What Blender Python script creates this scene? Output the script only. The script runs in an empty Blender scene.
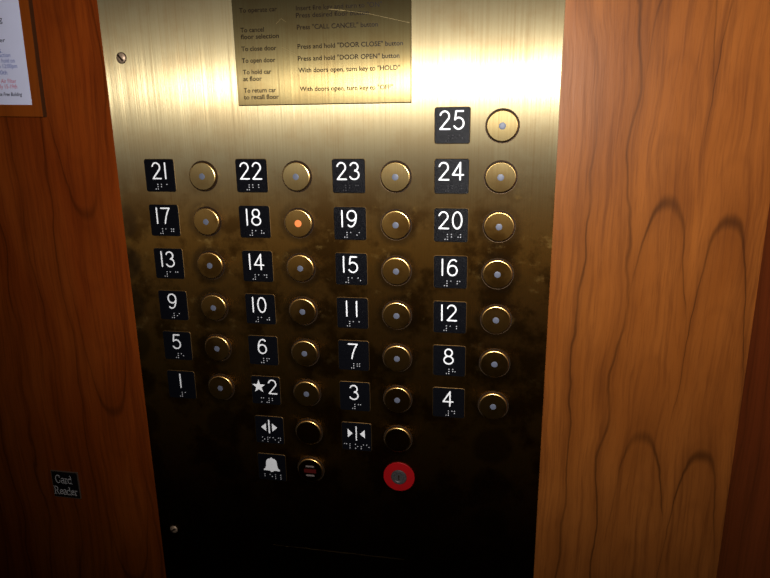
import bpy, math, random
from mathutils import Vector, Matrix
random.seed(4)
scn = bpy.context.scene
COL = scn.collection
U = 0.0452            # one row pitch of the button grid, metres
Z0 = 1.35             # height of the top button row above the cab floor
WALL_Y = 0.05         # the wood wall lies this far (in units) behind the brass face
CP, BD = 2.151, 1.0   # column pitch, button offset from its placard
CAM = Vector((7.5625, -13.0993, 0.1408))

# ------------------------------------------------------------------ helpers
def W(x, z, y=0.0):
    return Vector((x * U, y * U, Z0 + z * U))

def on(xa, za, h):
    """true grid point of something seen at plane point (xa, za) but standing h proud of the face"""
    k = (-CAM.y - h) / -CAM.y
    return CAM.x + (xa - CAM.x) * k, CAM.z + (za - CAM.z) * k

def link(o, parent=None):
    COL.objects.link(o)
    if parent: o.parent = parent
    return o

class MB:
    """collects polygons; coordinates are grid units in a local frame (x right, y into wall, z up)"""
    def __init__(s): s.v = []; s.f = []; s.m = []
    def add(s, vs, fs, mi=0):
        b = len(s.v); s.v += [Vector(v) for v in vs]
        for f in fs: s.f.append([b + i for i in f]); s.m.append(mi)
    def box(s, x0, x1, y0, y1, z0, z1, bev=0.0, mi=0):
        if bev <= 0:
            vs = [(x, y, z) for x in (x0, x1) for y in (y0, y1) for z in (z0, z1)]
            s.add(vs, [(0,1,3,2),(4,6,7,5),(0,4,5,1),(2,3,7,6),(0,2,6,4),(1,5,7,3)], mi)
        else:   # bevelled front (y0 is the front, toward the room)
            o = [(x0,z0),(x1,z0),(x1,z1),(x0,z1)]
            n = [(x0+bev,z0+bev),(x1-bev,z0+bev),(x1-bev,z1-bev),(x0+bev,z1-bev)]
            s.loops([[(x,y1,z) for x,z in o],[(x,y0+bev,z) for x,z in o],[(x,y0,z) for x,z in n]], mi)
    def loops(s, ls, mi=0, cap0=True, cap1=True):
        n = len(ls[0]); vs = [p for l in ls for p in l]; fs = []
        for k in range(len(ls)-1):
            for i in range(n):
                j = (i+1) % n
                fs.append((k*n+i, k*n+j, (k+1)*n+j, (k+1)*n+i))
        if cap1: fs.append([(len(ls)-1)*n+i for i in range(n)])
        if cap0: fs.append([i for i in range(n)][::-1])
        s.add(vs, fs, mi)
    def lathe(s, prof, n=40, cx=0, cz=0, cap0=True, cap1=True, mi=0):
        """prof: (radius, y) from the wall outward"""
        ls = [[(cx+r*math.cos(a), y, cz+r*math.sin(a)) for a in [2*math.pi*i/n for i in range(n)]] for r, y in prof]
        s.loops(ls, mi, cap0, cap1)
    def rrect(s, hw, hh, r, prof, cx=0, cz=0, n=6, mi=0):
        """prof: (inset, y)"""
        ls = []
        for ins, y in prof:
            l = []
            for (sx, sz, a0) in ((1,-1,-90),(1,1,0),(-1,1,90),(-1,-1,180)):
                for i in range(n+1):
                    a = math.radians(a0 + 90*i/n); rr = max(r-ins, .001)
                    l.append((cx+sx*(hw-r)+rr*math.cos(a), y, cz+sz*(hh-r)+rr*math.sin(a)))
            ls.append(l)
        s.loops(ls, mi)
    def poly(s, pts, y0, y1, mi=0):
        s.loops([[(x,y0,z) for x,z in pts],[(x,y1,z) for x,z in pts]], mi)
    def ribbon(s, pts, w, y0, y1, closed=False, caps=6, mi=0):
        """a routed stroke of width w along pts, front face at y1"""
        P = [Vector(p) for p in pts]; h = w/2; n = len(P)
        L, Rr = [], []
        for i in range(n):
            if closed: a, b = P[i-1], P[(i+1) % n]
            else: a, b = P[max(i-1,0)], P[min(i+1,n-1)]
            t = (b-a).normalized(); nn = Vector((-t.y, t.x))
            k = 1.0
            if 0 < i < n-1 or closed:
                t1 = (P[i]-P[i-1]).normalized()
                c = abs(nn.dot(Vector((-t1.y, t1.x)))); k = 1/max(c, .5)
            L.append(P[i]+nn*h*k); Rr.append(P[i]-nn*h*k)
        m = n if closed else n-1
        for i in range(m):
            j = (i+1) % n
            q = [L[i], Rr[i], Rr[j], L[j]]
            vs = [(p.x,y1,p.y) for p in q]+[(p.x,y0,p.y) for p in q]
            s.add(vs, [(0,1,2,3),(0,3,7,4),(1,5,6,2)], mi)
        if not closed and caps:
            for e, o in ((0, 1), (n-1, n-2)):
                d = (P[e]-P[o]).normalized(); a0 = math.atan2(d.y, d.x)
                c = [(P[e].x+h*math.cos(a0+math.radians(g)), P[e].y+h*math.sin(a0+math.radians(g))) for g in [-90+180*i/caps for i in range(caps+1)]]
                s.poly(c, y0, y1, mi)
    def mesh(s, name, mats, smooth=False, rec=True):
        me = bpy.data.meshes.new(name)
        me.from_pydata([v*U for v in s.v], [], s.f)
        for m in mats: me.materials.append(m)
        for p, mi in zip(me.polygons, s.m): p.material_index = mi
        import bmesh
        bm = bmesh.new(); bm.from_mesh(me)
        bmesh.ops.recalc_face_normals(bm, faces=bm.faces); bm.to_mesh(me); bm.free()
        if smooth:
            me.polygons.foreach_set('use_smooth', [True]*len(me.polygons))
            me.set_sharp_from_angle(angle=math.radians(35))
        me.update()
        return me
    def build(s, name, mats, parent=None, loc=None, smooth=False, label=None):
        if not isinstance(mats, (list, tuple)): mats = [mats]
        o = bpy.data.objects.new(name, s.mesh(name, mats, smooth))
        if loc is not None: o.location = loc
        if label: o['label'] = label
        return link(o, parent)

def tag(o, label=None, cat=None, group=None, kind=None):
    if label: o['label'] = label
    if cat: o['category'] = cat
    if group: o['group'] = group
    if kind: o['kind'] = kind
    return o

def thing(name, label, cat, loc, group=None, roty=0):
    o = bpy.data.objects.new(name, None); o.empty_display_size = .01
    o.location = loc; o.rotation_euler = (0, roty, 0)
    return tag(link(o), label, cat, group)

def copy_thing(o, loc, parent=None):
    c = o.copy(); COL.objects.link(c)
    if parent: c.parent = parent
    else: c.location = loc
    for ch in list(o.children): copy_thing(ch, None, c)
    return c

def text_obj(s, name, mat, parent, x0, x1, zb, cap, y, bold=0.0, shear=0.0):
    """one line of lettering: spans x0..x1, baseline zb, capital height cap (grid units, parent frame)"""
    cu = bpy.data.curves.new(name, 'FONT'); cu.body = s; cu.size = 1.0; cu.offset = bold; cu.shear = shear
    cu.resolution_u = 3
    t = bpy.data.objects.new(name, cu); COL.objects.link(t)
    dg = bpy.context.evaluated_depsgraph_get(); dg.update()
    me = bpy.data.meshes.new_from_object(t.evaluated_get(dg))
    bpy.data.objects.remove(t); bpy.data.curves.remove(cu)
    xs = [v.co.x for v in me.vertices]; a, b = min(xs), max(xs)
    kx = (x1-x0)/(b-a); kz = cap/0.69
    for v in me.vertices:
        v.co = Vector(((x0+(v.co.x-a)*kx)*U, y*U, (zb+v.co.y*kz)*U))
    me.materials.clear(); me.materials.append(mat); me.name = name
    return link(bpy.data.objects.new(name, me), parent)

# ------------------------------------------------------------------ materials
class NT:
    def __init__(s, name):
        s.mat = bpy.data.materials.new(name); s.mat.use_nodes = True
        s.t = s.mat.node_tree; s.n = s.t.nodes; s.bsdf = s.n['Principled BSDF']
    def new(s, typ, **kw):
        nd = s.n.new(typ)
        for k, v in kw.items(): setattr(nd, k, v)
        return nd
    def put(s, sock, v):
        if isinstance(v, bpy.types.NodeSocket): s.t.links.new(v, sock)
        else: sock.default_value = v
    def m(s, op, a, b=0.0, c=0.0, clamp=False):
        nd = s.new('ShaderNodeMath', operation=op, use_clamp=clamp)
        for i, v in enumerate((a, b, c)): s.put(nd.inputs[i], v)
        return nd.outputs[0]
    def xyz(s):
        tc = s.new('ShaderNodeNewGeometry'); sp = s.new('ShaderNodeSeparateXYZ')
        s.t.links.new(tc.outputs['Position'], sp.inputs[0])
        x = s.m('DIVIDE', sp.outputs[0], U); y = s.m('DIVIDE', sp.outputs[1], U)
        z = s.m('DIVIDE', s.m('SUBTRACT', sp.outputs[2], Z0), U)
        return x, y, z
    def vec(s, x, y, z):
        nd = s.new('ShaderNodeCombineXYZ')
        for i, v in enumerate((x, y, z)): s.put(nd.inputs[i], v)
        return nd.outputs[0]
    def noise(s, v, scale=1.0, detail=3.0, rough=.55):
        nd = s.new('ShaderNodeTexNoise'); s.put(nd.inputs['Vector'], v)
        nd.inputs['Scale'].default_value = scale; nd.inputs['Detail'].default_value = detail
        nd.inputs['Roughness'].default_value = rough
        return nd.outputs[0]
    def ss(s, v, a, b):     # smoothstep a..b -> 0..1
        nd = s.new('ShaderNodeMapRange', interpolation_type='SMOOTHSTEP')
        s.put(nd.inputs['Value'], v); s.put(nd.inputs['From Min'], a); s.put(nd.inputs['From Max'], b)
        return nd.outputs[0]
    def mix(s, fac, a, b):
        nd = s.new('ShaderNodeMix', data_type='RGBA')
        s.put(nd.inputs[0], fac); s.put(nd.inputs[6], a); s.put(nd.inputs[7], b)
        return nd.outputs[2]
    def set(s, **kw):
        for k, v in kw.items(): s.put(s.bsdf.inputs[k.replace('_', ' ')], v)
        return s.mat
    def bump(s, h, strength, dist):
        nd = s.new('ShaderNodeBump'); nd.inputs['Strength'].default_value = strength
        nd.inputs['Distance'].default_value = dist; s.put(nd.inputs['Height'], h)
        s.t.links.new(nd.outputs[0], s.bsdf.inputs['Normal'])

def rgb(r, g, b): return (r, g, b, 1.0)

def plain(name, col, rough=.5, metal=0.0, spec=.5, noise=.12, nscale=60, emit=None, estr=0):
    n = NT(name)
    tc = n.new('ShaderNodeTexCoord')
    f = n.noise(tc.outputs['Object'], nscale/U*.05, 2)
    k = 1-noise
    c = n.mix(f, rgb(*[v*k for v in col]), rgb(*[min(v*(1+noise),1) for v in col]))
    n.set(Base_Color=c, Roughness=rough, Metallic=metal, Specular_IOR_Level=spec)
    if emit: n.set(Emission_Color=rgb(*emit), Emission_Strength=estr)
    return n.mat

def wood(name, base, dark, light, arches, vee=False, linecol=.75):
    """plain-sawn veneer: vertical figure with hairpin arches; arches = [(x, z, half width, height, blend x0, blend x1)]"""
    n = NT(name); x, y, z = n.xyz()
    xy = n.m('ADD', x, n.m('MULTIPLY', y, .9))
    wob = n.noise(n.vec(n.m('MULTIPLY', xy, .35), 0.0, n.m('MULTIPLY', z, .22)), 1.0, 2)
    wob2 = n.noise(n.vec(n.m('MULTIPLY', xy, 1.1), 3.0, n.m('MULTIPLY', z, .5)), 1.0, 3)
    xd = n.m('ADD', xy, n.m('ADD', n.m('MULTIPLY', n.m('SUBTRACT', wob, .5), 1.3), n.m('MULTIPLY', n.m('SUBTRACT', wob2, .5), .35)))
    f = n.m('MULTIPLY', xd, 1.25)
    def figure(fld, wt, wl, wh, w2):
        fr = n.m('ABSOLUTE', n.m('SUBTRACT', n.m('FRACT', fld), .5))         # 0 on a growth line
        fr2 = n.m('ABSOLUTE', n.m('SUBTRACT', n.m('FRACT', n.m('MULTIPLY', fld, 3.37)), .5))
        return [n.m('MULTIPLY', n.m('SUBTRACT', 1.0, n.ss(q_, 0.0, w_)), wt) for q_, w_ in ((fr, wl), (fr, wh), (fr2, w2))]
    tot = [0.0, 0.0, 0.0]; rest = 1.0
    for (ax, az, w, c, b0, b1, b2, b3) in arches:
        off = n.m('ABSOLUTE', n.m('SUBTRACT', n.m('ADD', xy, n.m('MULTIPLY', n.m('SUBTRACT', wob2, .5), .3)), ax))
        q = n.m('MULTIPLY', n.m('POWER', n.m('DIVIDE', off, w), 3.0), c)
        q = n.m('SUBTRACT', n.m('SUBTRACT', z, az), q) if vee else n.m('ADD', n.m('SUBTRACT', z, az), q)
        q = n.m('ADD', n.m('MULTIPLY', q, .20), .5)
        wt = n.m('MULTIPLY', n.ss(xy, b0, b1), n.ss(xy, b3, b2))
        tot = [n.m('ADD', a_, b_) for a_, b_ in zip(tot, figure(q, wt, .045, .35, .15))]
        rest = n.m('SUBTRACT', rest, wt)
    rest = n.m('MAXIMUM', rest, 0.0)
    lines, halo, lines2 = [n.m('MINIMUM', n.m('ADD', a_, b_), 1.0) for a_, b_ in zip(tot, figure(f, rest, .055, .42, .22))]
    strength = n.noise(n.vec(n.m('MULTIPLY', xy, .9), 7.0, n.m('MULTIPLY', z, .25)), 1.0, 2)
    xf = n.m('ADD', xy, n.m('MULTIPLY', n.m('SUBTRACT', xd, xy), .45))
    fine = n.noise(n.vec(n.m('MULTIPLY', xf, 11.0), n.m('MULTIPLY', y, 9.0), n.m('MULTIPLY', z, .35)), 1.0, 5, .65)
    pores = n.noise(n.vec(n.m('MULTIPLY', xy, 34.0), n.m('MULTIPLY', y, 34.0), n.m('MULTIPLY', z, 1.5)), 1.0, 3, .7)
    patch = n.noise(n.vec(n.m('MULTIPLY', xy, .8), 1.0, n.m('MULTIPLY', z, .3)), 1.0, 3)
    c = n.mix(n.ss(patch, .3, .72), rgb(*base), rgb(*light))
    c = n.mix(n.m('MULTIPLY', n.ss(fine, .42, .75), .55), c, rgb(*dark))
    c = n.mix(n.m('MULTIPLY', n.ss(pores, .5, .8), .35), c, rgb(*dark))
    c = n.mix(n.m('MULTIPLY', halo, n.m('MULTIPLY', strength, .45)), c, rgb(*dark))
    c = n.mix(n.m('MULTIPLY', lines2, n.m('MULTIPLY', strength, .18)), c, rgb(*dark))
    c = n.mix(n.m('MULTIPLY', lines, n.m('MULTIPLY', n.ss(strength, .25, .6), linecol)), c, rgb(*[v*.3 for v in dark]))
    n.set(Base_Color=c, Roughness=n.m('ADD', .33, n.m('MULTIPLY', fine, .18)), Specular_IOR_Level=.2)
    n.bump(n.m('ADD', n.m('MULTIPLY', pores, .6), n.m('MULTIPLY', fine, .5)), .12, .0006)
    return n.mat

def brass(name, base=(.315, .270, .170), ry=.135, rx=.85, tarnish=1.0, halo=False, narrow=None):
    """vertically brushed brass: wide highlight across, tight up and down"""
    n = NT(name); x, y, z = n.xyz()
    streak = n.noise(n.vec(n.m('MULTIPLY', x, 26.0), y, n.m('MULTIPLY', z, .22)), 1.0, 4, .7)
    mott = n.noise(n.vec(n.m('MULTIPLY', x, .9), y, n.m('MULTIPLY', z, .9)), 1.0, 5, .62)
    speck = n.noise(n.vec(n.m('MULTIPLY', x, 3.2), y, n.m('MULTIPLY', z, 3.2)), 1.0, 4, .6)
    handled = n.m('MULTIPLY', n.ss(z, -.5, -2.8), n.ss(z, -11.0, -7.0))
    handled = n.m('MULTIPLY', handled, tarnish)
    dark = rgb(base[0]*.62, base[1]*.35, base[2]*.11)
    c0 = n.mix(n.m('MULTIPLY', handled, .9), rgb(*base), rgb(base[0]*1.9, base[1]*1.25, base[2]*.42))
    c = n.mix(n.m('MULTIPLY', n.ss(mott, .46, .60), n.m('ADD', .12, n.m('MULTIPLY', handled, .68))), c0, dark)
    c = n.mix(n.m('MULTIPLY', n.ss(speck, .52, .78), n.m('MULTIPLY', handled, .5)), c, dark)
    c = n.mix(n.m('MULTIPLY', n.ss(streak, .4, .8), .22), c, dark)
    r = n.m('ADD', (rx*ry)**.25, n.m('MULTIPLY', n.m('SUBTRACT', streak, .5), .10))
    r = n.m('ADD', r, n.m('MULTIPLY', handled, .085))
    if halo:
        fx = n.m('SUBTRACT', n.m('SUBTRACT', x, BD), n.m('MULTIPLY', n.m('ROUND', n.m('DIVIDE', n.m('SUBTRACT', x, BD), CP)), CP))
        fz = n.m('SUBTRACT', z, n.m('ROUND', z))
        wobb = n.m('MULTIPLY', n.m('SUBTRACT', speck, .5), .25)
        d = n.m('ADD', n.m('SQRT', n.m('ADD', n.m('MULTIPLY', fx, fx), n.m('MULTIPLY', fz, fz))), wobb)
        ringd = n.m('SUBTRACT', 1.0, n.ss(d, .34, .52))
        c = n.mix(n.m('MULTIPLY', ringd, n.m('MULTIPLY', handled, .55)), c, rgb(base[0]*.42, base[1]*.30, base[2]*.25))
        # rubbed bright patches
        wear = n.noise(n.vec(n.m('MULTIPLY', x, 1.5), 4.0, n.m('MULTIPLY', z, 1.9)), 1.0, 6, .7)
        area = n.m('MULTIPLY', n.ss(z, -.8, -2.2), n.ss(z, -6.2, -4.6))
        wearm = n.m('MULTIPLY', n.ss(wear, .57, .68), n.m('MULTIPLY', area, .75))
        c = n.mix(wearm, c, rgb(.60, .42, .15))
        r = n.m('ADD', r, n.m('MULTIPLY', wearm, .12))
    def lobe(b_, ry_, rx_):
        dr = n.m('ADD', r, (rx_*ry_)**.25-(rx*ry)**.25) if b_ == n.bsdf else (rx_*ry_)**.25
        an = min((1-ry_/rx_)/.9, 1.0)
        n.put(b_.inputs['Base Color'], c); b_.inputs['Metallic'].default_value = 1.0
        n.put(b_.inputs['Roughness'], dr); b_.inputs['Anisotropic'].default_value = an
        n.put(b_.inputs['Tangent'], n.vec(1.0, 0.0, 0.0))
    lobe(n.bsdf, ry, rx)
    n.bump(streak, .05, .0002)
    if narrow:
        b2 = n.new('ShaderNodeBsdfPrincipled'); lobe(b2, narrow[0], narrow[0]*10)
        # the brush lines: fine upright grooves that tip the surface left and right only
        wn = n.new('ShaderNodeTexWhiteNoise', noise_dimensions='1D')
        n.put(wn.inputs['W'], n.m('FLOOR', n.m('MULTIPLY', x, 800.0)))
        tip = n.m('MULTIPLY', n.m('SUBTRACT', wn.outputs['Value'], .5), 2*narrow[2])
        va = n.new('ShaderNodeVectorMath', operation='ADD'); vn = n.new('ShaderNodeVectorMath', operation='NORMALIZE')
        n.put(va.inputs[0], n.bsdf.inputs['Normal'].links[0].from_socket); n.put(va.inputs[1], n.vec(tip, 0.0, 0.0))
        n.put(vn.inputs[0], va.outputs[0]); n.put(b2.inputs['Normal'], vn.outputs[0])
        mx = n.new('ShaderNodeMixShader'); mx.inputs[0].default_value = narrow[1]
        n.t.links.new(n.bsdf.outputs[0], mx.inputs[1]); n.t.links.new(b2.outputs[0], mx.inputs[2])
        out = n.n['Material Output']; n.t.links.new(mx.outputs[0], out.inputs['Surface'])
    return n.mat

def steel(name, base, rough, metal=1.0):
    n = NT(name); tc = n.new('ShaderNodeTexCoord')
    f = n.noise(tc.outputs['Object'], 900.0, 3)
    c = n.mix(n.ss(f, .35, .75), rgb(*base), rgb(*[v*.6 for v in base]))
    return n.set(Base_Color=c, Metallic=metal, Roughness=rough)

A1 = (10.67, -1.50, .45, 1.15, 9.9, 10.4, 11.15, 11.32)
A2 = (11.84, -1.85, .42, 1.15, 11.15, 11.32, 12.3, 12.8)
M = {}
M['wood'] = wood('wood_veneer', (.215, .076, .0140), (.100, .030, .0050), (.265, .101, .0210), [A1, A2], linecol=.6)
M['wood_l'] = wood('wood_veneer_left', (.215, .046, .0052), (.088, .0155, .0020), (.255, .066, .0085),
                   [(-1.95, -1.9, .55, 1.6, -2.9, -2.4, -1.5, -1.1)], vee=True, linecol=.45)
M['wood_red'] = wood('wood_red', (.20, .050, .012), (.11, .027, .007), (.22, .060, .015), [], linecol=.3)
M['frame'] = wood('frame_wood', (.25, .070, .0085), (.19, .050, .006), (.27, .078, .0105), [], linecol=.15)
M['frame_dark'] = plain('frame_dark', (.085, .034, .012), .6, spec=.2)
M['brass'] = brass('brushed_brass', halo=True, narrow=(.034, .42, .5))
M['brass_plate'] = brass('engraved_brass', base=(.115, .094, .048), ry=.11, rx=.7, tarnish=.2, narrow=(.027, .55, .12))
M['brass_cap'] = brass('button_brass', base=(.195, .158, .084), ry=.135, rx=.5, tarnish=.8)
M['brass_cap_dark'] = brass('button_brass_dark', base=(.06, .04, .015), ry=.11, rx=.2, tarnish=.6)
M['brass_rim'] = brass('rim_brass', base=(.80, .60, .28), ry=.085, rx=.16, tarnish=.1)
M['brass_edge'] = brass('edge_brass', base=(.22, .165, .085), ry=.3, rx=.35, tarnish=.2)
M['scratch'] = plain('scratch', (.20, .15, .065), .5, metal=.3)
M['collar'] = plain('collar_bronze', (.10, .065, .035), .5, metal=.6)
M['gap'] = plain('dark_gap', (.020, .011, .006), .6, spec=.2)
pn = NT('black_placard'); px_, py_, pz_ = pn.xyz()
pf = pn.noise(pn.vec(px_, py_, pz_), 60.0, 3, .6)
pn.set(Base_Color=pn.mix(pf, rgb(.0035, .0038, .006), rgb(.0065, .0068, .0105)), Roughness=.36, Specular_IOR_Level=.17)
pn.bump(pf, .5, .0006)
M['placard'] = pn.mat
M['white'] = plain('white_paint', (.80, .82, .86), .5, noise=.06)
M['dot_white'] = plain('worn_dot_white', (.42, .43, .46), .4, noise=.5, nscale=300)
M['dot_black'] = plain('dot_black', (.05, .05, .055), .35, noise=.5, nscale=300)
M['lens'] = plain('lens_grey', (.125, .138, .185), .5, noise=.08)
M['lens_lit'] = plain('lens_lit', (.10, .04, .02), .5, spec=.2, emit=(1.0, .33, .11), estr=1.0)
M['red'] = plain('red_ring', (.30, .004, .007), .55, spec=.25, noise=.12)
M['red_dull'] = plain('red_dull', (.08, .004, .003), .5)
M['grey'] = plain('grey_print', (.20, .17, .16), .5)
M['steel'] = steel('dull_steel', (.16, .15, .15), .45, .6)
M['screw'] = steel('screw_steel', (.50, .38, .28), .50, .45)
M['ink'] = plain('engraved_ink', (.016, .009, .004), .35, spec=.3)
M['paper'] = plain('paper', (.60, .62, .78), .8, spec=.1, noise=.03)
M['ink_blue'] = plain('ink_blue', (.12, .16, .42), .8, spec=.1)
M['ink_red'] = plain('ink_red', (.50, .12, .20), .8, spec=.1)
M['ink_black'] = plain('ink_black', (.045, .045, .07), .8, spec=.1)
M['sign'] = plain('sign_black', (.010, .009, .010), .4, noise=.2)
M['sign_edge'] = plain('sign_edge', (.16, .11, .08), .4)
M['sign_text'] = plain('sign_text', (.62, .61, .62), .5)
M['carpet'] = plain('carpet', (.035, .02, .018), .95, noise=.5, nscale=400)
M['ceil'] = plain('ceiling_paint', (.30, .25, .20), .8)

# ------------------------------------------------------------------ setting
XL, XR, YB, ZB, ZT = -20.0, 20.0, -38.0, -Z0/U, 22.0
def struct(name, mb, mat):
    return tag(mb.build(name, mat, loc=(0, 0, Z0)), kind='structure')
b = MB(); b.box(XL, 3.5, WALL_Y, WALL_Y+1, ZB, ZT); struct('wall_front_left', b, M['wood_l'])
b = MB(); b.box(3.5, XR, WALL_Y, WALL_Y+1, ZB, ZT); struct('wall_front_right', b, M['wood'])
b = MB(); b.box(XL-1, XL, YB-1, WALL_Y+1, ZB, ZT); struct('wall_left', b, M['wood_red'])
b = MB(); b.box(XR, XR+1, YB-1, WALL_Y+1, ZB, ZT); struct('wall_right', b, M['wood_red'])
b = MB(); b.box(XL, XR, YB-1, YB, ZB, ZT); struct('wall_back', b, M['wood_red'])
b = MB(); b.box(XL-1, XR+1, YB-1, WALL_Y+1, ZB-1, ZB); struct('floor', b, M['carpet'])
b = MB(); b.box(XL-1, XR+1, YB-1, WALL_Y+1, ZT, ZT+1); struct('ceiling', b, M['ceil'])
b = MB(); b.box(12.45, 15.2, -4.0, WALL_Y, ZB, ZT); struct('trim_1', b, M['wood_red'])

# ------------------------------------------------------------------ brass panel
pl = thing('elevator_panel', 'tall brushed brass elevator control panel mounted on the wood wall, holding all the floor buttons', 'control panel', W(3.73, -4.5, WALL_Y))
def px(x): return x-3.73
def pz(z): return z+4.5
b = MB(); b.box(px(-1.045), px(8.505), -WALL_Y, 0, pz(ZB), pz(5.6), bev=.012)
o = bpy.data.objects.new('faceplate', b.mesh('faceplate', [M['brass']]))
link(o, pl)
b = MB()
b.loops([[(px(x), -WALL_Y, pz(z)) for x,z in ((2.05,-13.2),(5.40,-13.2),(5.40,-10.235),(2.05,-10.235))],
         [(px(x), -WALL_Y-.0012, pz(z)) for x,z in ((2.05,-13.2),(5.40,-13.2),(5.40,-10.235),(2.05,-10.235))],
         [(px(x), -WALL_Y-.0025, pz(z)) for x,z in ((2.053,-13.197),(5.397,-13.197),(5.397,-10.238),(2.053,-10.238))]])
b.build('service_door', M['brass'], pl, label='flush service door with a thin seam at the foot of the panel')

# ------------------------------------------------------------------ numerals and symbols
def arc(cx, cy, rx, ry, a0, a1, n=14):
    return [(cx+rx*math.cos(math.radians(a0+(a1-a0)*i/n)), cy+ry*math.sin(math.radians(a0+(a1-a0)*i/n))) for i in range(n+1)]
def bez(p0, p1, p2, p3, n=10):
    r = []
    for i in range(n+1):
        t = i/n; s = 1-t
        r.append(tuple(s**3*a+3*s*s*t*b_+3*s*t*t*c+t**3*d for a,b_,c,d in zip(p0,p1,p2,p3)))
    return r
D = {   # strokes, width
 '0': ([('c', arc(.29,.5,.27,.5,90,450,28)[:-1])], .58),
 '1': ([('o', [(.0,0),(.0,1)])], .0),
 '2': ([('o', arc(.28,.72,.26,.28,165,-28)+[(.02,.0)]), ('o', [(.02,0),(.58,0)])], .58),
 '3': ([('o', arc(.26,.76,.24,.24,160,-90,16)+arc(.26,.27,.29,.27,85,-155,18))], .56),
 '4': ([('o', [(.44,0),(.44,1)]), ('o', [(.44,1),(0,.29)]), ('o', [(0,.29),(.62,.29)])], .62),
 '5': ([('o', [(.52,1),(.12,1)]), ('o', [(.12,1),(.06,.53)]), ('o', [(.06,.53)]+arc(.27,.32,.29,.32,118,-150,18))], .56),
 '6': ([('c', arc(.29,.31,.28,.31,0,360,26)[:-1]), ('o', bez((.52,.90),(.38,1.09),(.01,1.02),(.01,.31)))], .58),
 '7': ([('o', [(0,1),(.58,1)]), ('o', bez((.58,1),(.40,.70),(.27,.38),(.22,0)))], .58),
 '8': ([('c', arc(.29,.76,.23,.24,0,360,24)[:-1]), ('c', arc(.29,.26,.29,.26,0,360,26)[:-1])], .58),
 '9': ([('c', arc(.29,.69,.28,.31,0,360,26)[:-1]), ('o', bez((.06,.10),(.20,-.09),(.57,-.02),(.57,.69)))], .58),
}
HC, SW = .342, .035       # stroke centre height, stroke width
ZBASE = -.066             # numeral baseline in the placard
TH = .022                 # placard front stands this far out
def digit_mesh(ch, mats=None):
    mb = MB()
    for k, pts in D[ch][0]:
        mb.ribbon([(p[0]*HC, p[1]*HC) for p in pts], SW, 0, -.010, closed=(k == 'c'))
    return mb.mesh('numeral', [M['white']])
DM = {c: digit_mesh(c) for c in D}
BR = {'#': (3,4,5,6), '1': (1,), '2': (1,2), '3': (1,4), '4': (1,4,5), '5': (1,5), '6': (1,2,4), '7': (1,2,4,5), '8': (1,2,5),
      '9': (2,4), '0': (2,4,5), 'o': (1,3,5), 'p': (1,2,3,4), 'e': (1,5), 'n': (1,3,4,5), 'c': (1,4), 'l': (1,2,3), 's': (2,3,4),
      'b': (1,2), 'm': (1,3,4), 'a': (1,), 'r': (1,2,3,5)}
def braille(txt, xc=.04, zc=-.245, p=.052, cell=.135):
    mb = MB(); w = cell*(len(txt)-1)+p
    for i, ch in enumerate(txt):
        for d in BR[ch]:
            x = xc-w/2+i*cell+(p if d > 3 else 0); z = zc+p-((d-1) % 3)*p
            mb.lathe([(.0165, 0), (.014, -.008), (.007, -.0125)], 8, x, z)
    return mb
bp = MB(); bp.rrect(.351, .351, .045, [(0, 0), (0, -TH+.008), (.008, -TH)])
be = MB(); be.rrect(.360, .360, .052, [(0, 0), (0, -.004), (.006, -.008)])
ME_PL = bp.mesh('plate', [M['placard']]); ME_ED = be.mesh('edging', [M['brass_edge']])
def addm(name, me, parent, loc=(0,0,0), label=None):
    o = bpy.data.objects.new(name, me); o.location = Vector(loc)*U
    if label: o['label'] = label
    return link(o, parent)
def placard(x, z, label, name='floor_placard', group='floor number placards'):
    t = thing(name, label, 'placard', W(x, z), group)
    addm('edging', ME_ED, t, label='thin brass edging'); addm('plate', ME_PL, t)
    return t
def numerals(t, s, x0=None):
    ws = [D[c][1]*HC for c in s]
    gap = .082
    if s == '11': gap = .225
    elif '1' in s: gap = .112
    tot = sum(ws)+gap*(len(s)-1)
    x = -tot/2-.012 if x0 is None else x0
    for c, w in zip(s, ws):
        addm('numeral', DM[c], t, (x, -TH, ZBASE), label='white numeral '+c)
        x += w+gap
rows = {0: {3: 25}, 1: {0: 21, 1: 22, 2: 23, 3: 24}, 2: {0: 17, 1: 18, 2: 19, 3: 20}, 3: {0: 13, 1: 14, 2: 15, 3: 16},
        4: {0: 9, 1: 10, 2: 11, 3: 12}, 5: {0: 5, 1: 6, 2: 7, 3: 8}, 6: {0: 1, 1: 2, 2: 3, 3: 4}}
wear_dark = {25, 24, 23}
for r, cs in rows.items():
    for c, fl in cs.items():
        lab = 'small black square placard with white numeral %d above braille dots' % fl
        if fl == 2: lab = 'small black square placard with white star and numeral 2 above braille dots'
        t = placard(c*CP, -r, lab)
        if fl == 2:
            numerals(t, '2', .075)
            mb = MB(); pts = []
            for i in range(10):
                a = math.radians(90+36*i); rr = .172 if i % 2 == 0 else .070
                pts.append((-.165+rr*math.cos(a), .098+rr*math.sin(a)))
            mb.poly(pts, -TH, -TH-.010); mb.build('star', M['white'], t, label='white five pointed star')
        else: numerals(t, str(fl))
        braille('#'+str(fl) if fl != 2 else 'm#2').build('braille', M['dot_black'] if fl in wear_dark else M['dot_white'], t, (0, -TH*U, 0), True)
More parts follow.
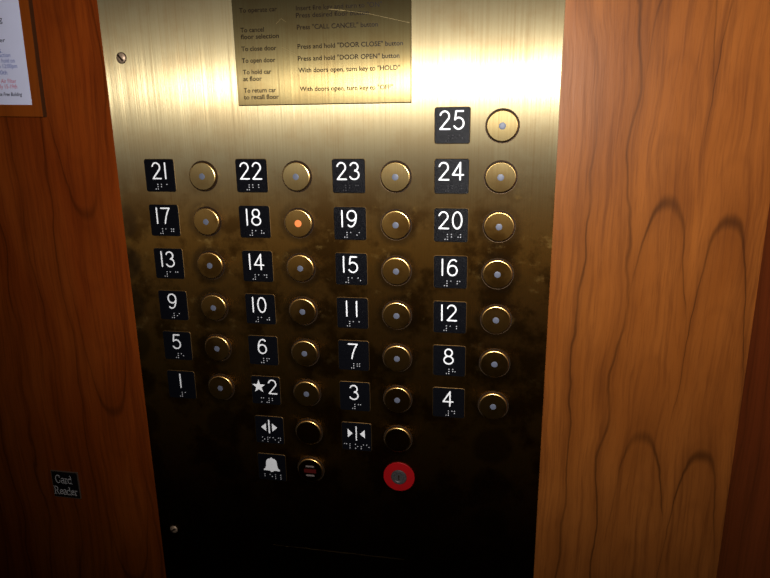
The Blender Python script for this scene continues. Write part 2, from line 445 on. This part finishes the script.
# symbols
t = placard(CP+.025, -7.025, 'black square placard with white door open arrows pointing apart from a bar', 'door_open_placard', 'door and alarm placards')
mb = MB(); mb.box(-.020, .020, -TH-.01, -TH, -.08, .275); mb.build('bar', M['white'], t)
for s in (-1, 1):
    mb = MB(); mb.poly([(s*.075, -.03), (s*.075, .185), (s*.205, .078)], -TH, -TH-.01); mb.build('arrow', M['white'], t)
braille('open').build('braille', M['dot_white'], t, (0, -TH*U, 0), True)
t = placard(2*CP+.015, -7.02, 'black square placard with white door close arrows pointing in at a bar', 'door_close_placard', 'door and alarm placards')
mb = MB(); mb.box(-.015, .015, -TH-.01, -TH, -.09, .275); mb.build('bar', M['white'], t)
for s in (-1, 1):
    mb = MB(); mb.poly([(s*.205, -.02), (s*.205, .20), (s*.085, .09)], -TH, -TH-.01); mb.build('arrow', M['white'], t)
braille('close', xc=0).build('braille', M['dot_white'], t, (0, -TH*U, 0), True)
t = placard(CP+.025, -8.025, 'black square placard with white alarm bell symbol above braille dots', 'alarm_placard', 'door and alarm placards')
half = [(0, .275), (.022, .268), (.026, .245), (.085, .232), (.125, .195), (.140, .13), (.145, .05), (.165, -.02), (.205, -.055), (.205, -.085), (.055, -.085), (.03, -.115), (0, -.12)]
mb = MB(); mb.poly(half+[(-x, z) for x, z in half[-2:0:-1]], -TH, -TH-.01); mb.build('bell_symbol', M['white'], t)
braille('bell').build('braille', M['dot_white'], t, (0, -TH*U, 0), True)

# ------------------------------------------------------------------ buttons
HB = .075
def button(x, z, label, name='floor_button', group='round brass floor buttons', lens='lens', src=[None]):
    t = thing(name, label, 'button', W(1.03+(x-BD)*.9925, z*.996-.018), group)
    addm('surround', ME_SUR, t, label='dark recessed ring'); addm('collar', ME_COL, t); addm('cap', ME_CAP if lens else ME_CAP_DARK, t)
    if lens:
        addm('indicator_lamp', ME_LENS if lens == 'lens' else ME_LIT, t, label='grey unlit centre lamp' if lens == 'lens' else 'glowing orange centre lamp')
    return t
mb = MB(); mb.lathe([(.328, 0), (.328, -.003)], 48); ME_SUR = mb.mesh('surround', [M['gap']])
mb = MB(); mb.lathe([(.337, 0), (.337, -.004), (.334, -.007), (.328, -.006), (.325, -.003)], 48, cap0=False, cap1=False); ME_COL = mb.mesh('collar', [M['collar']], True)
def cap_mesh(face):
    mb = MB(); a = [(.305, 0), (.308, -HB+.020), (.306, -HB+.013), (.3005, -HB+.007), (.293, -HB+.003), (.284, -HB+.0008)]
    mb.lathe(a, 64, cap1=False, mi=1); mb.lathe([a[-1], (.25, -HB), (.15, -HB-.002), (.06, -HB-.003)], 64, cap0=False)
    me = mb.mesh('cap', [face, M['brass_rim']], True)
    return me
ME_CAP = cap_mesh(M['brass_cap']); ME_CAP_DARK = cap_mesh(M['brass_cap_dark'])
lp = [(.068, -HB+.01), (.068, -HB-.005), (.055, -HB-.008), (.030, -HB-.010)]
mb = MB(); mb.lathe(lp, 24); ME_LENS = mb.mesh('indicator_lamp', [M['lens']], True)
lp = [(.078, -HB+.01), (.078, -HB-.005), (.060, -HB-.008), (.030, -HB-.010)]
mb = MB(); mb.lathe(lp, 24); ME_LIT = mb.mesh('indicator_lamp', [M['lens_lit']], True)
for r, cs in rows.items():
    for c, fl in cs.items():
        if fl == 18: lab, ln = 'round brass floor button with lit orange centre, beside the black 18 placard', 'lit'
        elif fl == 2: lab, ln = 'round brass floor button with grey centre, beside the black star 2 placard', 'lens'
        else: lab, ln = 'round brass floor button with grey centre, beside the black %d placard' % fl, 'lens'
        button(c*CP+BD, -r, lab, lens=ln)
button(CP+BD, -7, 'round plain brass button without centre lamp, beside the door open placard', 'door_open_button', 'door buttons', None)
button(2*CP+BD, -7, 'round plain brass button without centre lamp, beside the door close placard', 'door_close_button', 'door buttons', None)
t = button(CP+BD, -8, 'round brass alarm button with red and grey bars, beside the bell placard', 'alarm_button', None, None)
for zz, m, hw, lb in ((.115, 'grey', .105, 'grey printed bar'), (-.005, 'red_dull', .15, 'dark red printed bar'), (-.125, 'grey', .105, 'grey printed bar')):
    mb = MB(); hh = .022 if m == 'grey' else .052
    mb.rrect(hw, hh, .015, [(0, -HB+.002), (0, -HB-.008)], 0, zz); mb.build('printed_bar', M[m], t, label=lb)

# key switch
kx, kz = on(5.312, -7.985, .03)
t = thing('key_switch', 'round steel key switch in a wide red ring, below the door close button', 'key switch', W(kx, kz))
mb = MB(); n = 48
mb.lathe([(.372, 0), (.372, -.022), (.362, -.030), (.17, -.030), (.17, 0)], 48, cap0=False, cap1=False); mb.build('ring', M['red'], t, smooth=True, label='red ring')
mb = MB(); mb.lathe([(.185, 0), (.185, -.045), (.172, -.062), (.120, -.064), (.108, -.052), (.02, -.050)], 40); mb.build('lock_barrel', M['steel'], t, smooth=True, label='steel lock barrel')
mb = MB(); mb.rrect(.013, .06, .010, [(0, -.05), (0, -.056)]); mb.build('keyway', M['gap'], t, label='dark key slot')

# screws
def screw(x, z, label, ang):
    t = thing('panel_screw', label, 'screw', W(x, z), 'slotted panel screws')
    mb = MB(); mb.lathe([(.118, 0), (.118, -.004)], 24); mb.build('countersink', M['gap'], t, label='dark shadowed rim')
    mb = MB(); mb.lathe([(.104, 0), (.104, -.015), (.085, -.035), (.05, -.048), (.02, -.052)], 24); mb.build('head', M['screw'], t, smooth=True)
    mb = MB(); a = math.radians(ang); d = Vector((math.cos(a), math.sin(a)))
    mb.ribbon([(-d.x*.085, -d.y*.085), (0, 0), (d.x*.085, d.y*.085)], .034, -.028, -.056, caps=0); mb.build('slot', M['gap'], t, label='dark slot')
screw(-.622, 1.477, 'small slotted screw near the top left corner of the brass panel', -50)
screw(-.645, -10.11, 'small slotted screw near the bottom left corner of the brass panel', 30)

# instruction plate
PT = .045
x0, x1, z0, z1 = 1.975, 5.635, .45, 5.0
t = thing('instruction_plate', 'engraved brass instruction plate at the top of the panel', 'plate', W((x0+x1)/2, z0))
cx = (x0+x1)/2
mb = MB(); mb.box(x0-cx, x1-cx, -PT, 0, 0, z1-z0, bev=.014)
o = bpy.data.objects.new('plate', mb.mesh('plate', [M['brass_plate']])); link(o, t)
TX = [("To operate car", 2.113, 2.915, 2.259), ("To cancel", 2.111, 2.616, 1.888), ("floor selection", 2.111, 2.927, 1.757),
 ("To close door", 2.105, 2.861, 1.528), ("To open door", 2.10, 2.825, 1.30), ("To hold car", 2.104, 2.725, 1.076), ("at floor", 2.105, 2.51, .943),
 ("To return car", 2.098, 2.801, .713), ("to recall floor", 2.09, 2.858, .579),
 ('Insert fire key and turn to "ON"', 3.313, 5.057, 2.254), ("Press desired floor button", 3.306, 4.79, 2.12), ('Press "CALL CANCEL" button', 3.316, 4.972, 1.898),
 ('Press and hold "DOOR CLOSE" button', 3.312, 5.465, 1.536), ('Press and hold "DOOR OPEN" button', 3.307, 5.394, 1.307),
 ('With doors open, turn key to "HOLD"', 3.306, 5.403, 1.082), ('With doors open, turn key to "OFF"', 3.319, 5.258, .718)]
for s, a, b_, zb in TX:
    a, zz = on(a, zb, PT); b_, _ = on(b_, zb, PT)
    text_obj(s, 'engraved_line', M['ink'], t, a-cx, b_-cx, zz-z0, .088, -PT-.001, bold=.012)

for pts, wd in (([(3.984, 2.254), (4.316, 2.213)], .012), ([(4.316, 2.213), (4.816, 2.129), (5.60, 1.94)], .005), ([(2.981, 1.582), (3.146, 1.491), (3.332, 1.399)], .005), ([(2.88, 2.02), (2.991, 2.119), (3.092, 2.05)], .005)):
    mb = MB(); mb.ribbon([(on(a, c, PT)[0]-cx, on(a, c, PT)[1]-z0) for a, c in pts], wd, -PT, -PT-.0012, caps=0)
    mb.build('scratch', M['scratch'], t, label='pale scratch across the plate')

# card reader sign
mx, mz = on(-3.655, -9.115, -WALL_Y+.03)
t = thing('card_reader_sign', 'small black square sign reading Card Reader, on the wood wall', 'sign', W(mx, mz, WALL_Y))
mb = MB(); mb.rrect(.395, .39, .012, [(0, 0), (0, -.03)]); mb.build('backing', M['sign_edge'], t, label='thin pale edge')
mb = MB(); mb.rrect(.378, .373, .010, [(0, -.03), (0, -.036)]); mb.build('face', M['sign'], t)
SER = {  # little serif capitals / minuscules in a unit x-height .62 frame; (strokes, advance)
 'C': ([arc(.36,.5,.34,.5,48,312,16), [(.60,.72),(.60,.98)], [(.60,.28),(.60,.1)]], .78),
 'R': ([[(.14,0),(.14,1)], [(.0,0),(.28,0)], [(.0,1),(.14,1)], [(.14,1)]+arc(.36,.75,.22,.25,90,-90,10)+[(.14,.5)], [(.34,.5),(.66,.02),(.78,0)]], .84),
 'a': ([arc(.22,.46,.19,.18,150,0,8)+[(.41,.06),(.50,0)], arc(.22,.17,.2,.17,60,330,12)], .56),
 'r': ([[(.12,0),(.12,.62)], [(0,0),(.26,0)], [(0,.62),(.12,.62)], [(.12,.42),(.26,.6),(.38,.56)]], .44),
 'd': ([arc(.24,.31,.22,.31,0,360,18), [(.46,0),(.46,1)], [(.34,1),(.46,1)], [(.46,0),(.58,0)]], .64),
 'e': ([[(.04,.36),(.44,.36)]+arc(.24,.33,.21,.29,8,315,14)], .52),
}
def serif(word, xa, xb, zb, cap):
    tot = sum(SER[c][1] for c in word); kx = (xb-xa)/tot; x = xa; mb = MB()
    for c in word:
        for st in SER[c][0]:
            mb.ribbon([(x+p[0]*kx, zb+p[1]*cap) for p in st], .020, -.036, -.040, caps=3)
        x += SER[c][1]*kx
    mb.build('lettering', M['sign_text'], t, label='pale serif word ' + word)
serif('Card', -.275, .215, .045, .225)
serif('Reader', -.365, .325, -.295, .225)

# framed notice
FD = .12
ex, ez = on(-2.725, .292, FD-WALL_Y)
qx, qz = on(-2.955, .548, FD-WALL_Y)
t = thing('framed_notice', 'white printed notice in a brown wood frame, at upper left of the wood wall', 'notice', W(ex, ez, WALL_Y))
t.rotation_euler = (0, math.radians(1.25), 0)
FW = 7.2; FH = 9.2; fl_ = ex-qx; fb = qz-ez
o = bpy.data.objects.new('frame', None)
mb = MB()
for (a, b_, c, d) in ((-fl_, 0, 0, FH), (-FW, -FW+fl_, 0, FH), (-FW+fl_, -fl_, 0, fb), (-FW+fl_, -fl_, FH-fb, FH)):
    mb.box(a, b_, -FD, 0, c, d)
fo = mb.build('frame', M['frame'], t)
mb = MB(); mb.box(0, .012, -FD+.012, 0, 0, FH); mb.build('side_edge', M['frame_dark'], t, label='dark outer edge of the frame')
mb = MB(); mb.box(-FW+fl_, -fl_, -FD+.012, 0, fb, FH-fb); pa = mb.build('paper', M['paper'], t, label='white paper sheet')
NT_ = [("g", -3.47, -3.388, 2.30, 'ink_black', .12, 0), ("Manager", -3.95, -3.392, 1.889, 'ink_black', .085, .006), ("S.", -3.60, -3.511, 1.665, 'ink_blue', .085, 0),
 ("construction", -3.90, -3.325, 1.576, 'ink_blue', .088, 0), ("be put on hold on", -4.02, -3.234, 1.459, 'ink_blue', .088, 0), ("10:00am to 12:00pm", -4.10, -3.192, 1.343, 'ink_blue', .088, 0),
 ("July 20th", -3.95, -3.47, 1.213, 'ink_blue', .088, 0), ("New Air Filter", -3.88, -3.276, 1.028, 'ink_red', .088, 0), ("on July 15-19th", -3.92, -3.272, .911, 'ink_red', .088, 0),
 ("Smoke Free Building", -3.92, -3.175, .749, 'ink_black', .075, .012)]
ca, sa = math.cos(math.radians(1.25)), math.sin(math.radians(1.25))
for s, a, b_, zb, m, cap, bo in NT_:
    bx, bz = on(b_, zb, FD-WALL_Y); dx, dz = bx-ex, bz-ez
    lx, lz = dx*ca-dz*sa, dx*sa+dz*ca
    text_obj(s, 'printed_line', M[m], pa, lx-(b_-a), lx, lz, cap, -FD+.010, bold=bo, shear=.25 if s.startswith('Smoke') else 0)

# ------------------------------------------------------------------ camera and light
R = ((0.9825352295517545, 0.18561242465922814, -0.013135847966667683), (0.03543888682460743, -0.2559616979964842, -0.966037108220688), (-0.182670763917803, 0.9486999720516908, -0.25806928340817187))
X, Y, Z = Vector(R[0]), -Vector(R[1]), -Vector(R[2])
cd = bpy.data.cameras.new('camera'); cam = bpy.data.objects.new('camera', cd); link(cam)
mt = Matrix((X, Y, Z)).transposed().to_4x4(); mt.translation = W(CAM.x, CAM.z, CAM.y)
cam.matrix_world = mt
cd.sensor_width = 36; cd.lens = 635.742/770*36; cd.clip_start = .01
scn.camera = cam

def look(o, tgt):
    o.rotation_euler = (tgt-o.location).to_track_quat('-Z', 'Y').to_euler()
ld = bpy.data.lights.new('flash', 'SPOT'); ld.energy = 27.5; ld.shadow_soft_size = .007
ld.spot_size = math.radians(121); ld.spot_blend = 1.0; ld.color = (1, .97, .93)
fo = bpy.data.objects.new('flash', ld); link(fo); fo.location = W(CAM.x-.1, CAM.z+1.42, CAM.y-.1)
look(fo, W(7.1, 1.3))
ld = bpy.data.lights.new('ambient_fill', 'AREA'); ld.energy = .7; ld.size = .5; ld.color = (1, .68, .45)  # unseen warm fill lamp, added to lift the dark tones in the cab
co = bpy.data.objects.new('ambient_fill', ld); link(co); co.location = (.1, -.75, Z0+ZT*U-.03)
w = bpy.data.worlds.new('world'); scn.world = w; w.use_nodes = True
w.node_tree.nodes['Background'].inputs[0].default_value = (.01, .008, .006, 1)
scn.view_settings.view_transform = 'Standard'
scn.view_settings.look = 'None'
scn.cycles.caustics_reflective = False
scn.cycles.sample_clamp_indirect = .4
scn.cycles.blur_glossy = 1.0
scn.view_settings.gamma = .80
